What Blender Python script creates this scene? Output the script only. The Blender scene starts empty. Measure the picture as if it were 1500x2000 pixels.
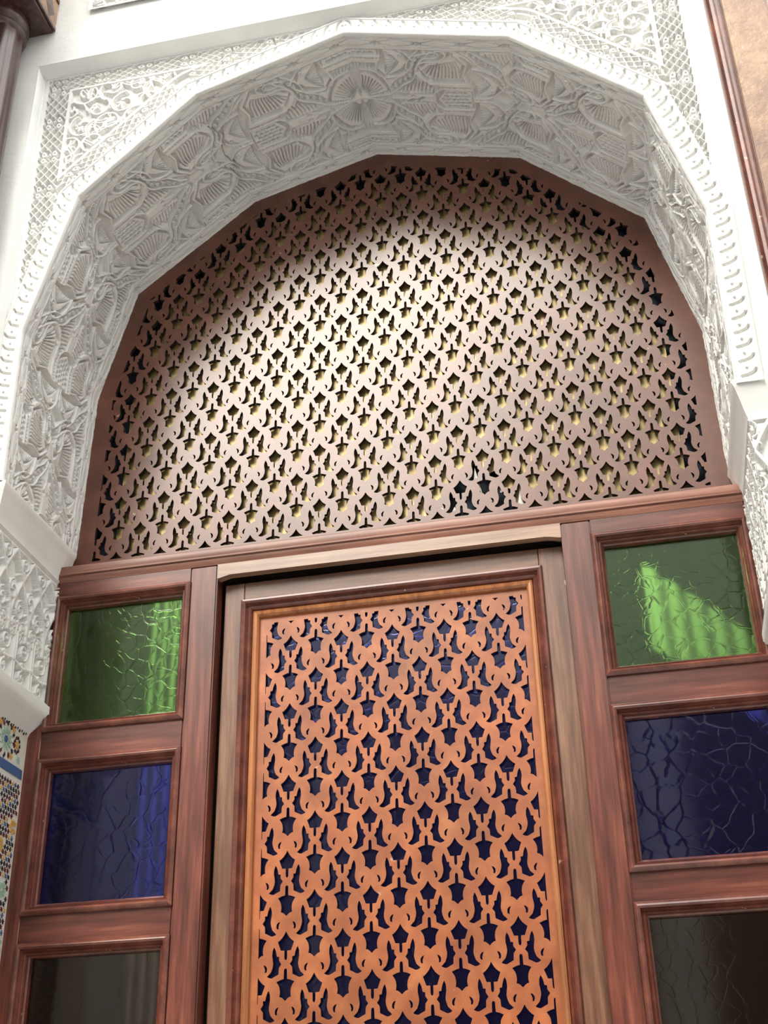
import bpy, bmesh, math, random
import numpy as np
from mathutils import Vector, Matrix
from mathutils.geometry import delaunay_2d_cdt

random.seed(7); np.random.seed(7)
SC = bpy.context.scene
S = 0.42                 # metres per layout unit (one stained glass pane is one unit wide)
Z0 = 3.06                # height of the layout origin above the courtyard floor, metres
FL = -Z0 / S             # floor level in layout units
def W(p): return Vector((p[0] * S, p[1] * S, p[2] * S + Z0))

# ------------------------------------------------------------------ camera
cam = bpy.data.cameras.new('camera'); co = bpy.data.objects.new('camera', cam)
SC.collection.objects.link(co); SC.camera = co
cam.sensor_fit = 'HORIZONTAL'; cam.sensor_width = 36.0; cam.lens = 2452.98 / 1500 * 36.0
RR = (Vector((0.97678, 0.21194, -0.03143)), Vector((-0.12337, 0.43637, -0.89127)), Vector((0, 0, 0)))
def cam_axes():
    r = np.array([-0.50977, 0.20376, -0.076295]); th = np.linalg.norm(r); k = r / th
    K = np.array([[0, -k[2], k[1]], [k[2], 0, -k[0]], [-k[1], k[0], 0]])
    R = np.eye(3) + math.sin(th) * K + (1 - math.cos(th)) * K @ K
    return R @ np.array([[1, 0, 0], [0, 0, -1], [0, 1, 0]], float)
R = cam_axes()
m = Matrix.Identity(4)
for i in range(3):
    m[i][0] = R[0][i]; m[i][1] = -R[1][i]; m[i][2] = -R[2][i]
m.translation = W((1.5145, -7.399, -3.4754))
co.matrix_world = m
cam.clip_start = 0.05; cam.clip_end = 200

# ------------------------------------------------------------------ sky, exposure
wd = bpy.data.worlds.new('sky'); SC.world = wd; wd.use_nodes = True
bg = wd.node_tree.nodes['Background']; bg.inputs[0].default_value = (1.0, 0.99, 0.965, 1); bg.inputs[1].default_value = 3.7
SC.view_settings.view_transform = 'Standard'; SC.view_settings.look = 'None'
SC.view_settings.exposure = 0.0; SC.view_settings.gamma = 1.0
SC.cycles.max_bounces = 8; SC.cycles.diffuse_bounces = 5; SC.cycles.glossy_bounces = 4
SC.cycles.transmission_bounces = 6; SC.cycles.use_denoising = True

sun = bpy.data.lights.new('hazy_sun', 'SUN'); sun.energy = 3.4; sun.angle = math.radians(26); sun.color = (1.0, 0.945, 0.83)
so = bpy.data.objects.new('hazy_sun', sun); SC.collection.objects.link(so)
_el, _az = math.radians(43), math.radians(17)          # high, in front, slightly from the left
so.rotation_euler = Vector((-math.sin(_az) * math.cos(_el), -math.cos(_az) * math.cos(_el), math.sin(_el))).to_track_quat('Z', 'Y').to_euler()

# ------------------------------------------------------------------ materials
def new_mat(name):
    mt = bpy.data.materials.new(name); mt.use_nodes = True
    nt = mt.node_tree; b = nt.nodes['Principled BSDF']
    return mt, nt, b
def N(nt, kind, **kw):
    n = nt.nodes.new(kind)
    for k, v in kw.items(): setattr(n, k, v)
    return n
def ramp(nt, stops):
    r = N(nt, 'ShaderNodeValToRGB'); el = r.color_ramp.elements
    while len(el) < len(stops): el.new(0.5)
    for e, (p, c) in zip(el, stops): e.position = p; e.color = (*c, 1)
    return r
def coords(nt, scale, rot=(0, 0, 0)):
    tc = N(nt, 'ShaderNodeTexCoord'); mp = N(nt, 'ShaderNodeMapping')
    mp.inputs['Scale'].default_value = scale; mp.inputs['Rotation'].default_value = rot
    nt.links.new(tc.outputs['Object'], mp.inputs['Vector']); return mp
def wood(name, dark, mid, light, grain='z', rough=0.32, coat=0.25, streak=0.5, spec=0.5):
    mt, nt, b = new_mat(name)
    sc = {'z': (26, 26, 1.6), 'x': (1.6, 26, 26), 'n': (5, 5, 5)}[grain]
    mp = coords(nt, sc)
    n1 = N(nt, 'ShaderNodeTexNoise'); n1.inputs['Scale'].default_value = 2.2; n1.inputs['Detail'].default_value = 8; n1.inputs['Roughness'].default_value = 0.62
    nt.links.new(mp.outputs[0], n1.inputs['Vector'])
    mp2 = coords(nt, {'z': (3.2, 3.2, 0.9), 'x': (0.9, 3.2, 3.2), 'n': (2, 2, 2)}[grain])
    n2 = N(nt, 'ShaderNodeTexNoise'); n2.inputs['Scale'].default_value = 2.0; n2.inputs['Detail'].default_value = 3
    nt.links.new(mp2.outputs[0], n2.inputs['Vector'])
    r1 = ramp(nt, [(0.30, dark), (0.52, mid), (0.72, light)])
    nt.links.new(n1.outputs[0], r1.inputs[0])
    r2 = ramp(nt, [(0.35, (0.62, 0.60, 0.62)), (0.65, (1.25, 1.05, 1.0))])
    nt.links.new(n2.outputs[0], r2.inputs[0])
    mx = N(nt, 'ShaderNodeMix', data_type='RGBA', blend_type='MULTIPLY'); mx.inputs[0].default_value = streak
    nt.links.new(r1.outputs[0], mx.inputs[6]); nt.links.new(r2.outputs[0], mx.inputs[7])
    nt.links.new(mx.outputs[2], b.inputs['Base Color'])
    sn = N(nt, 'ShaderNodeTexNoise'); sn.inputs['Scale'].default_value = 34; sn.inputs['Detail'].default_value = 2
    mp3 = coords(nt, {'z': (1, 1, 0.45), 'x': (0.45, 1, 1), 'n': (1, 1, 1)}[grain]); nt.links.new(mp3.outputs[0], sn.inputs['Vector'])
    sr = ramp(nt, [(0.745, (0, 0, 0)), (0.765, (0.75, 0.75, 0.75))]); nt.links.new(sn.outputs[0], sr.inputs[0])
    m2 = N(nt, 'ShaderNodeMix', data_type='RGBA'); nt.links.new(sr.outputs[0], m2.inputs[0]); nt.links.new(mx.outputs[2], m2.inputs[6])
    m2.inputs[7].default_value = (0.45, 0.30, 0.20, 1); nt.links.new(m2.outputs[2], b.inputs['Base Color'])
    bp = N(nt, 'ShaderNodeBump'); bp.inputs['Strength'].default_value = 0.10; bp.inputs['Distance'].default_value = 0.002
    nt.links.new(n1.outputs[0], bp.inputs['Height']); nt.links.new(bp.outputs[0], b.inputs['Normal'])
    b.inputs['Roughness'].default_value = rough; b.inputs['Coat Weight'].default_value = coat
    b.inputs['Coat Roughness'].default_value = 0.22; b.inputs['Specular IOR Level'].default_value = spec
    return mt
M = {}
M['wood_z'] = wood('stained wood upright grain', (0.050, 0.017, 0.012), (0.135, 0.042, 0.028), (0.25, 0.092, 0.060), 'z', streak=0.9)
M['wood_x'] = wood('stained wood level grain', (0.050, 0.017, 0.012), (0.135, 0.042, 0.028), (0.25, 0.092, 0.060), 'x', streak=0.9)
M['rail_top'] = wood('varnished rail with painted sheen', (0.14, 0.055, 0.036), (0.23, 0.10, 0.066), (0.34, 0.17, 0.12), 'x', rough=0.5, coat=0.15)  # base colour lightened to stand in for sky reflected on the rail
M['beam'] = wood('oak beam with painted sheen', (0.17, 0.10, 0.066), (0.30, 0.19, 0.125), (0.42, 0.29, 0.20), 'x', rough=0.34, coat=0.5)  # paler than the door leaf: the head rail's reflection is put into the colour
M['leaf_z'] = wood('brown oak upright grain', (0.070, 0.030, 0.016), (0.16, 0.075, 0.042), (0.27, 0.15, 0.09), 'z', rough=0.4)
M['leaf_x'] = wood('brown oak level grain', (0.070, 0.030, 0.016), (0.16, 0.075, 0.042), (0.27, 0.15, 0.09), 'x', rough=0.4)
M['bead'] = wood('honey varnished bead', (0.26, 0.085, 0.03), (0.40, 0.16, 0.06), (0.52, 0.23, 0.09), 'z', rough=0.35)
M['red_bead'] = wood('red brown moulding', (0.07, 0.020, 0.013), (0.15, 0.044, 0.028), (0.25, 0.085, 0.052), 'n', rough=0.26, coat=0.5)
M['fret_door'] = wood('orange varnished fretwork', (0.24, 0.068, 0.023), (0.35, 0.110, 0.037), (0.47, 0.17, 0.060), 'n', rough=0.42, coat=0.1)
M['fret_top'] = wood('brown varnished fretwork', (0.100, 0.037, 0.024), (0.138, 0.052, 0.033), (0.18, 0.072, 0.046), 'n', rough=0.36, coat=0.36, streak=0.3, spec=0.55)
M['near_black'] = wood('near-black brown', (0.012, 0.006, 0.004), (0.022, 0.010, 0.007), (0.04, 0.018, 0.012), 'n', rough=0.8, coat=0)  # fretwork cut sides; also the shade painted behind the door gaps
M['dark_wood'] = wood('dark column wood', (0.020, 0.010, 0.009), (0.055, 0.024, 0.018), (0.12, 0.055, 0.035), 'z', rough=0.3, coat=0.5)

def plaster(name, col, bump=0.25, rough=0.85):
    mt, nt, b = new_mat(name)
    mp = coords(nt, (1, 1, 1)); n = N(nt, 'ShaderNodeTexNoise'); n.inputs['Scale'].default_value = 6; n.inputs['Detail'].default_value = 6
    nt.links.new(mp.outputs[0], n.inputs['Vector'])
    r = ramp(nt, [(0.3, tuple(c * 0.90 for c in col)), (0.65, col)])
    nt.links.new(n.outputs[0], r.inputs[0]); nt.links.new(r.outputs[0], b.inputs['Base Color'])
    n2 = N(nt, 'ShaderNodeTexNoise'); n2.inputs['Scale'].default_value = 55; n2.inputs['Detail'].default_value = 5
    nt.links.new(mp.outputs[0], n2.inputs['Vector'])
    bp = N(nt, 'ShaderNodeBump'); bp.inputs['Strength'].default_value = bump; bp.inputs['Distance'].default_value = 0.004
    nt.links.new(n2.outputs[0], bp.inputs['Height']); nt.links.new(bp.outputs[0], b.inputs['Normal'])
    b.inputs['Roughness'].default_value = rough; b.inputs['Specular IOR Level'].default_value = 0.3
    return mt
M['plaster'] = plaster('carved white plaster', (0.81, 0.81, 0.785))
M['wall'] = plaster('smooth white wall paint', (0.84, 0.85, 0.83), 0.35)
M['court'] = plaster('courtyard wall plaster', (0.66, 0.66, 0.64))
M['floor'] = plaster('courtyard stone floor', (0.74, 0.74, 0.72), 0.2, 0.5)
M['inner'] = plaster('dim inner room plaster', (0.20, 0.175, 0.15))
M['cloth'] = plaster('white curtain cloth', (0.80, 0.80, 0.72), 0.1)

def glass(name, col, scale=15.0, bump=0.11, rough=0.08):
    mt, nt, b = new_mat(name)
    b.inputs['Base Color'].default_value = (*col, 1); b.inputs['Transmission Weight'].default_value = 1.0
    b.inputs['Roughness'].default_value = rough; b.inputs['IOR'].default_value = 1.5
    mp = coords(nt, (scale, scale, scale))
    nz = N(nt, 'ShaderNodeTexNoise'); nz.inputs['Scale'].default_value = 1.1; nt.links.new(mp.outputs[0], nz.inputs['Vector'])
    ad = N(nt, 'ShaderNodeMix', data_type='VECTOR'); ad.inputs[0].default_value = 0.35
    nt.links.new(mp.outputs[0], ad.inputs[4]); nt.links.new(nz.outputs['Color'], ad.inputs[5])
    vo = N(nt, 'ShaderNodeTexVoronoi', feature='DISTANCE_TO_EDGE'); vo.inputs['Scale'].default_value = 2.6
    nt.links.new(ad.outputs[1], vo.inputs['Vector'])
    r = ramp(nt, [(0.0, (0, 0, 0)), (0.03, (0.5, 0.5, 0.5)), (0.06, (1, 1, 1))])
    nt.links.new(vo.outputs['Distance'], r.inputs[0])
    n3 = N(nt, 'ShaderNodeTexNoise'); n3.inputs['Scale'].default_value = 0.5; nt.links.new(mp.outputs[0], n3.inputs['Vector'])
    am = N(nt, 'ShaderNodeMath', operation='MULTIPLY_ADD'); am.inputs[1].default_value = 1.2
    nt.links.new(n3.outputs[0], am.inputs[0]); nt.links.new(r.outputs[0], am.inputs[2])
    bp = N(nt, 'ShaderNodeBump'); bp.inputs['Strength'].default_value = bump; bp.inputs['Distance'].default_value = 0.0016
    nt.links.new(am.outputs[0], bp.inputs['Height']); nt.links.new(bp.outputs[0], b.inputs['Normal'])
    return mt
M['green'] = glass('green textured glass', (0.33, 0.74, 0.19))
M['blue'] = glass('cobalt textured glass', (0.06, 0.075, 0.72), scale=12)
M['smoke'] = glass('smoky brown glass', (0.30, 0.21, 0.15), bump=0.03)
M['blue_door'] = glass('cobalt hammered glass', (0.06, 0.08, 0.80), scale=14, rough=0.12)

def gold():
    mt, nt, b = new_mat('gold film')
    mp = coords(nt, (14, 14, 3)); n = N(nt, 'ShaderNodeTexNoise'); n.inputs['Scale'].default_value = 2; n.inputs['Detail'].default_value = 5
    nt.links.new(mp.outputs[0], n.inputs['Vector'])
    r = ramp(nt, [(0.3, (0.21, 0.145, 0.05)), (0.5, (0.35, 0.255, 0.095)), (0.7, (0.50, 0.39, 0.17))])
    nt.links.new(n.outputs[0], r.inputs[0]); nt.links.new(r.outputs[0], b.inputs['Base Color'])
    b.inputs['Metallic'].default_value = 0.25; b.inputs['Roughness'].default_value = 0.38
    bp = N(nt, 'ShaderNodeBump'); bp.inputs['Strength'].default_value = 0.4; bp.inputs['Distance'].default_value = 0.004
    nt.links.new(n.outputs[0], bp.inputs['Height']); nt.links.new(bp.outputs[0], b.inputs['Normal'])
    return mt
M['gold'] = gold()
M['navy'] = plaster('dark blue added backing', (0.022, 0.035, 0.055), 0.2, 0.6)  # dark tone stands in for the unlit depth behind the fanlight
def flat(name, col, rough=0.3):
    mt, nt, b = new_mat(name); b.inputs['Base Color'].default_value = (*col, 1); b.inputs['Roughness'].default_value = rough
    return mt
M['t_white'] = flat('white glaze', (0.74, 0.72, 0.66)); M['t_mint'] = flat('mint glaze', (0.36, 0.52, 0.42))
M['t_black'] = flat('black glaze', (0.02, 0.02, 0.03)); M['t_red'] = flat('oxblood glaze', (0.10, 0.02, 0.02))
M['t_ochre'] = flat('ochre glaze', (0.62, 0.38, 0.10)); M['t_blue'] = flat('blue glaze', (0.06, 0.13, 0.30))
M['black'] = flat('dark gap', (0.02, 0.018, 0.018), 0.9)

def gilt():
    mt, nt, b = new_mat('aged gilt paint')
    mp = coords(nt, (1, 1, 1)); n = N(nt, 'ShaderNodeTexNoise'); n.inputs['Scale'].default_value = 3.0; n.inputs['Detail'].default_value = 9; n.inputs['Roughness'].default_value = 0.75
    nt.links.new(mp.outputs[0], n.inputs['Vector'])
    r = ramp(nt, [(0.34, (0.12, 0.048, 0.024)), (0.50, (0.26, 0.135, 0.065)), (0.68, (0.46, 0.29, 0.14))])
    nt.links.new(n.outputs[0], r.inputs[0]); nt.links.new(r.outputs[0], b.inputs['Base Color'])
    b.inputs['Roughness'].default_value = 0.3; b.inputs['Coat Weight'].default_value = 0.5
    bp = N(nt, 'ShaderNodeBump'); bp.inputs['Strength'].default_value = 0.5; bp.inputs['Distance'].default_value = 0.003
    n2 = N(nt, 'ShaderNodeTexNoise'); n2.inputs['Scale'].default_value = 70; nt.links.new(mp.outputs[0], n2.inputs['Vector'])
    nt.links.new(n2.outputs[0], bp.inputs['Height']); nt.links.new(bp.outputs[0], b.inputs['Normal'])
    return mt
M['gilt'] = gilt()

# ------------------------------------------------------------------ object helpers (layout units in, metres out)
def link(o, parent=None):
    SC.collection.objects.link(o)
    if parent is not None: o.parent = parent
    return o
def tagged(o, label=None, cat=None, group=None, kind=None):
    if label: o['label'] = label
    if cat: o['category'] = cat
    if group: o['group'] = group
    if kind: o['kind'] = kind
    return o
def thing(name, base, label, cat, group=None):
    o = bpy.data.objects.new(name, None); o.empty_display_size = 0.05
    o.location = W(base); link(o); return tagged(o, label, cat, group)
def origin_of(parent):
    v = Vector((0, 0, 0)); p = parent
    while p is not None: v = v + p.location; p = p.parent
    return v
def finish(name, me, mat, parent, smooth):
    me.materials.append(M[mat] if isinstance(mat, str) else mat)
    if smooth is not None and len(me.polygons):
        me.polygons.foreach_set('use_smooth', np.ones(len(me.polygons), bool))
        if smooth < 180: me.set_sharp_from_angle(angle=math.radians(smooth))
    me.update()
    o = bpy.data.objects.new(name, me); return link(o, parent)
def mesh(name, verts, faces, mat, parent=None, smooth=None):
    vs = [W(v) for v in verts]
    lo = Vector([min(v[i] for v in vs) for i in range(3)]); hi = Vector([max(v[i] for v in vs) for i in range(3)])
    base = Vector(((lo[0] + hi[0]) / 2, (lo[1] + hi[1]) / 2, lo[2])); off = origin_of(parent)
    me = bpy.data.meshes.new(name); me.from_pydata([v - base for v in vs], [], faces)
    o = finish(name, me, mat, parent, smooth); o.location = base - off; return o
def bm_mesh(name, bm, mat, parent=None, smooth=None):
    verts = [tuple(v.co) for v in bm.verts]; bm.verts.index_update()
    faces = [[v.index for v in f.verts] for f in bm.faces]; bm.free()
    return mesh(name, verts, faces, mat, parent, smooth)
def box(name, a, b, mat, parent=None, bev=0.008, seg=1):
    bm = bmesh.new(); c = [(a[i] + b[i]) / 2 for i in range(3)]; d = [abs(b[i] - a[i]) for i in range(3)]
    bmesh.ops.create_cube(bm, size=1.0, matrix=Matrix.Translation(c) @ Matrix.Diagonal((*d, 1)))
    if bev: bmesh.ops.bevel(bm, geom=bm.edges[:], offset=min(bev, min(d) * 0.3), segments=seg, affect='EDGES')
    return bm_mesh(name, bm, mat, parent, 40 if bev else None)
def grid_mesh(name, P, mat, parent=None, smooth=180, flip=False):
    """P: (nu, nv, 3) array of layout points"""
    nu, nv = P.shape[:2]; V = P.reshape(-1, 3) * S; V[:, 2] += Z0
    lo, hi = V.min(0), V.max(0); base = np.array([(lo[0] + hi[0]) / 2, (lo[1] + hi[1]) / 2, lo[2]])
    off = origin_of(parent)
    i = np.arange(nu - 1)[:, None] * nv + np.arange(nv - 1)[None]; i = i.ravel()
    q = np.stack([i, i + 1, i + nv + 1, i + nv], 1) if not flip else np.stack([i, i + nv, i + nv + 1, i + 1], 1)
    return raw_mesh(name, V - base, q, mat, parent, Vector(base) - off, smooth)
def raw_mesh(name, V, q, mat, parent, loc, smooth=180):
    me = bpy.data.meshes.new(name); nf = len(q)
    me.vertices.add(len(V)); me.vertices.foreach_set('co', np.ascontiguousarray(V, np.float32).ravel())
    me.loops.add(nf * 4); me.loops.foreach_set('vertex_index', q.astype(np.int32).ravel())
    me.polygons.add(nf); me.polygons.foreach_set('loop_start', np.arange(0, nf * 4, 4, dtype=np.int32))
    me.update(calc_edges=True); me.validate()
    o = finish(name, me, mat, parent, smooth); o.location = loc; return o
def sweep_profile(name, prof, pts, mat, parent, smooth=45, closed_ends=True):
    """prof: list of (u,v) ; pts: list of frames (origin, uaxis, vaxis) -> lofted strip with end caps"""
    verts, faces = [], []; n = len(prof)
    for o, ua, va in pts:
        for u, v in prof: verts.append(tuple(o[k] + u * ua[k] + v * va[k] for k in range(3)))
    for j in range(len(pts) - 1):
        for i in range(n):
            a = j * n + i; b = j * n + (i + 1) % n; faces.append((a, b, b + n, a + n))
    if closed_ends:
        faces.append(tuple(range(n))[::-1]); faces.append(tuple(range((len(pts) - 1) * n, len(pts) * n)))
    return mesh(name, verts, faces, mat, parent, smooth)
def bar_x(name, prof, x0, x1, mat, parent, smooth=45):   # profile in (y,z), runs along x
    return sweep_profile(name, prof, [((x, 0, 0), (0, 1, 0), (0, 0, 1)) for x in (x0, x1)], mat, parent, smooth)
def bar_z(name, prof, z0, z1, mat, parent, smooth=45):   # profile in (x,y), runs along z
    return sweep_profile(name, prof, [((0, 0, z), (1, 0, 0), (0, 1, 0)) for z in (z0, z1)], mat, parent, smooth)
def frame_moulding(x0, x1, z0, z1, prof, mat, parent, name='moulding', sides='TBLR', back=None):
    """prof: list of (inset, y); four mitred lengths, each a part"""
    n = len(prof); yb = back if back is not None else max(p[1] for p in prof) + 0.02
    full = [(prof[0][0], yb)] + list(prof) + [(prof[-1][0], yb)]
    out = []
    for s in sides:
        verts = []
        for d, y in full:
            c = {'T': ((x0 + d, z1 - d), (x1 - d, z1 - d)), 'B': ((x0 + d, z0 + d), (x1 - d, z0 + d)),
                 'L': ((x0 + d, z0 + d), (x0 + d, z1 - d)), 'R': ((x1 - d, z0 + d), (x1 - d, z1 - d))}[s]
            verts += [(c[0][0], y, c[0][1]), (c[1][0], y, c[1][1])]
        k = len(full); faces = [(2 * i, 2 * i + 1, 2 * ((i + 1) % k) + 1, 2 * ((i + 1) % k)) for i in range(k)]
        faces += [tuple(2 * i for i in range(k)), tuple(2 * i + 1 for i in range(k))[::-1]]
        out.append(mesh(name, verts, faces, mat, parent, 35))
    return out
def tube(name, pts, r, mat, parent=None, n=10):
    verts, faces = [], []; pts = [Vector(p) for p in pts]
    for i, p in enumerate(pts):
        t = (pts[min(i + 1, len(pts) - 1)] - pts[max(i - 1, 0)]).normalized()
        a = t.cross(Vector((0.13, 0.27, 0.95))).normalized(); b = t.cross(a); rr = r[i] if isinstance(r, (list, tuple)) else r
        for k in range(n):
            an = 2 * math.pi * k / n; verts.append(tuple(p + (a * math.cos(an) + b * math.sin(an)) * rr))
    for i in range(len(pts) - 1):
        for k in range(n):
            faces.append((i * n + k, i * n + (k + 1) % n, (i + 1) * n + (k + 1) % n, (i + 1) * n + k))
    faces += [tuple(range(n))[::-1], tuple(range((len(pts) - 1) * n, len(pts) * n))]
    return mesh(name, verts, faces, mat, parent, 60)
def lathe(name, c, prof, mat, parent=None, n=40):
    verts, faces = [], []
    for r, z in prof:
        for k in range(n):
            a = 2 * math.pi * k / n; verts.append((c[0] + r * math.cos(a), c[1] + r * math.sin(a), z))
    for i in range(len(prof) - 1):
        for k in range(n): faces.append((i * n + k, i * n + (k + 1) % n, (i + 1) * n + (k + 1) % n, (i + 1) * n + k))
    faces += [tuple(range(n))[::-1], tuple(range((len(prof) - 1) * n, len(prof) * n))]
    return mesh(name, verts, faces, mat, parent, 40)

# ------------------------------------------------------------------ relief carving on height fields
EDGE = 0.0042
class Field:
    def __init__(s, u0, u1, v0, v1, dx):
        s.u = np.linspace(u0, u1, int(round((u1 - u0) / dx)) + 1); s.v = np.linspace(v0, v1, int(round((v1 - v0) / dx)) + 1)
        s.U, s.V = np.meshgrid(s.u, s.v, indexing='ij'); s.h = np.zeros_like(s.U); s.dx = dx
        s.mask = None
    def win(s, a0, a1, b0, b1):
        i0, i1 = np.searchsorted(s.u, a0), np.searchsorted(s.u, a1, 'right'); j0, j1 = np.searchsorted(s.v, b0), np.searchsorted(s.v, b1, 'right')
        return slice(i0, i1), slice(j0, j1)
    def seg(s, p, q, w, h=1.0, e=None, cut=False):
        e = e or EDGE; r = w + e
        sl = s.win(min(p[0], q[0]) - r, max(p[0], q[0]) + r, min(p[1], q[1]) - r, max(p[1], q[1]) + r)
        U, V = s.U[sl], s.V[sl]
        if U.size == 0: return
        dx, dy = q[0] - p[0], q[1] - p[1]; L = dx * dx + dy * dy + 1e-12
        t = np.clip(((U - p[0]) * dx + (V - p[1]) * dy) / L, 0, 1)
        d = np.hypot(U - p[0] - t * dx, V - p[1] - t * dy)
        k = np.clip((w + e * 0.5 - d) / e, 0, 1); k = k * k * (3 - 2 * k)
        if cut: s.h[sl] = np.minimum(s.h[sl], 1 - k * (1 - h)) if h >= 0 else np.where(k > 0, s.h[sl] * (1 - k) + k * h, s.h[sl])
        else:
            v = k * h
            if s.mask is not None: v = np.where(s.mask[sl], v, 0)
            s.h[sl] = np.maximum(s.h[sl], v)
    def line(s, pts, w, h=1.0, e=None, cut=False):
        for a, b in zip(pts[:-1], pts[1:]): s.seg(a, b, w, h, e, cut)
    def fill(s, poly, h=0.85):
        xs = [p[0] for p in poly]; ys = [p[1] for p in poly]; sl = s.win(min(xs), max(xs), min(ys), max(ys)); U, V = s.U[sl], s.V[sl]
        if U.size == 0: return
        ins = np.zeros(U.shape, bool)
        for (x0, y0), (x1, y1) in zip(poly, list(poly[1:]) + [poly[0]]):
            c = ((y0 > V) != (y1 > V)); ins ^= c & (U < (x1 - x0) * (V - y0) / ((y1 - y0) or 1e-9) + x0)
        s.h[sl] = np.where(ins, np.maximum(s.h[sl], h), s.h[sl])
    def disc(s, c, r, h=1.0, e=0.006): s.seg(c, (c[0] + 1e-5, c[1]), r, h, e)
    def pit(s, c, rx, ry=None, h=0.0, e=0.3):
        ry = ry or rx; sl = s.win(c[0] - rx * 1.5, c[0] + rx * 1.5, c[1] - ry * 1.5, c[1] + ry * 1.5); U, V = s.U[sl], s.V[sl]
        if U.size == 0: return
        d = np.hypot((U - c[0]) / rx, (V - c[1]) / ry); k = np.clip((1.15 - d) / 0.4, 0, 1)
        s.h[sl] = np.minimum(s.h[sl], 1 - k * (1 - h))
def smooth_pts(pts, n=6):
    out = []; P = [pts[0]] + list(pts) + [pts[-1]]
    for i in range(1, len(P) - 2):
        p0, p1, p2, p3 = (np.array(P[i + k], float) for k in (-1, 0, 1, 2))
        for t in np.linspace(0, 1, n, endpoint=False):
            out.append(tuple(0.5 * ((2 * p1) + (-p0 + p2) * t + (2 * p0 - 5 * p1 + 4 * p2 - p3) * t * t + (-p0 + 3 * p1 - 3 * p2 + p3) * t ** 3)))
    out.append(tuple(pts[-1])); return out
def rough(shape, amp, n=3, seed=1):
    rs = np.random.RandomState(seed); out = np.zeros(shape)
    for k in range(n):
        a = rs.rand(max(2, shape[0] >> (2 + k)), max(2, shape[1] >> (2 + k)))
        xi = np.linspace(0, a.shape[0] - 1.001, shape[0]); yi = np.linspace(0, a.shape[1] - 1.001, shape[1])
        x0, y0 = xi.astype(int), yi.astype(int); fx = (xi - x0)[:, None]; fy = (yi - y0)[None]
        x1, y1 = np.minimum(x0 + 1, a.shape[0] - 1), np.minimum(y0 + 1, a.shape[1] - 1)
        out += (a[x0][:, y0] * (1 - fx) * (1 - fy) + a[x1][:, y0] * fx * (1 - fy) + a[x0][:, y1] * (1 - fx) * fy + a[x1][:, y1] * fx * fy - 0.5)
    return out * amp

# ================================================================== THE SETTING
YF, YB = -0.98, 0.20          # front face of the arch wall, face of the fretted fanlight
TOPW = 9.0
BKV = [(-2.368, 0.852), (-2.331, 2.244), (-2.07, 3.265), (-1.086, 4.069), (-0.02, 4.37), (1.161, 4.051), (2.061, 3.204), (2.337, 2.058), (2.335, 0.817)]
FRV = [(-2.339, 0.811), (-2.358, 2.039), (-2.062, 3.238), (-1.185, 4.086), (-0.014, 4.454), (1.224, 4.067), (2.10, 3.238), (2.365, 2.146), (2.338, 0.78)]

def struct(o, label=None): o['kind'] = 'structure'; return o
OP = -16.0
struct(box('floor', (-8, OP, FL - 0.3), (8, 0.0, FL), 'floor', bev=0))
struct(box('wall_opposite', (-8, OP - 0.4, FL), (8, OP, TOPW), 'court', bev=0))
struct(box('wall_blocker', (-0.8, OP - 0.4, TOPW), (8, OP, 15.0), 'court', bev=0))  # unseen raised wall, added to dim the right of the fanlight's sheen
struct(box('wall_left', (-8.4, OP, FL), (-8, YF, TOPW), 'court', bev=0))
struct(box('wall_right', (8, OP, FL), (8.4, YF, TOPW), 'court', bev=0))
# front wall with the arched opening: one solid with a polygon hole
yo = YF - 0.11; XL, XRR = 2.508, 2.608            # wall face stands proud of the carved field
struct(box('wall_front_left', (-8, yo, FL), (-XL, 0.32, 4.664), 'wall', bev=0))
struct(box('wall_front_right', (XRR, yo, FL), (8, 0.32, 4.664), 'wall', bev=0))
struct(box('wall_front_top', (-8, yo, 4.664), (8, 0.32, TOPW), 'wall', bev=0))
# unseen dark panels added across the courtyard to shape the reflections in the glass
for k, (a, b) in enumerate(((-7.6, -5.2), (-4.3, 1.3), (2.3, 7.6))):
    struct(box('door_%d' % (k + 2), (a, OP + 0.0, FL + 0.01), (b, OP + 0.12, 5.8), 'dark_wood', bev=0.02))
# inner room behind the screen
rm = [(-3.2, 0.34), (3.2, 0.34), (3.2, 6.5), (-3.2, 6.5)]
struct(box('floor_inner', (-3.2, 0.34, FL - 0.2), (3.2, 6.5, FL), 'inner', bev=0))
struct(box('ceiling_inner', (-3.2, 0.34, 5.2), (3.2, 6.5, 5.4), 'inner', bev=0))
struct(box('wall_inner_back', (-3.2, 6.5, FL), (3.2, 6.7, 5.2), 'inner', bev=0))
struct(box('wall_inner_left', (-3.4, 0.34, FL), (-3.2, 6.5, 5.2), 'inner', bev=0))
struct(box('wall_inner_right', (3.2, 0.34, FL), (3.4, 6.5, 5.2), 'inner', bev=0))

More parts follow.
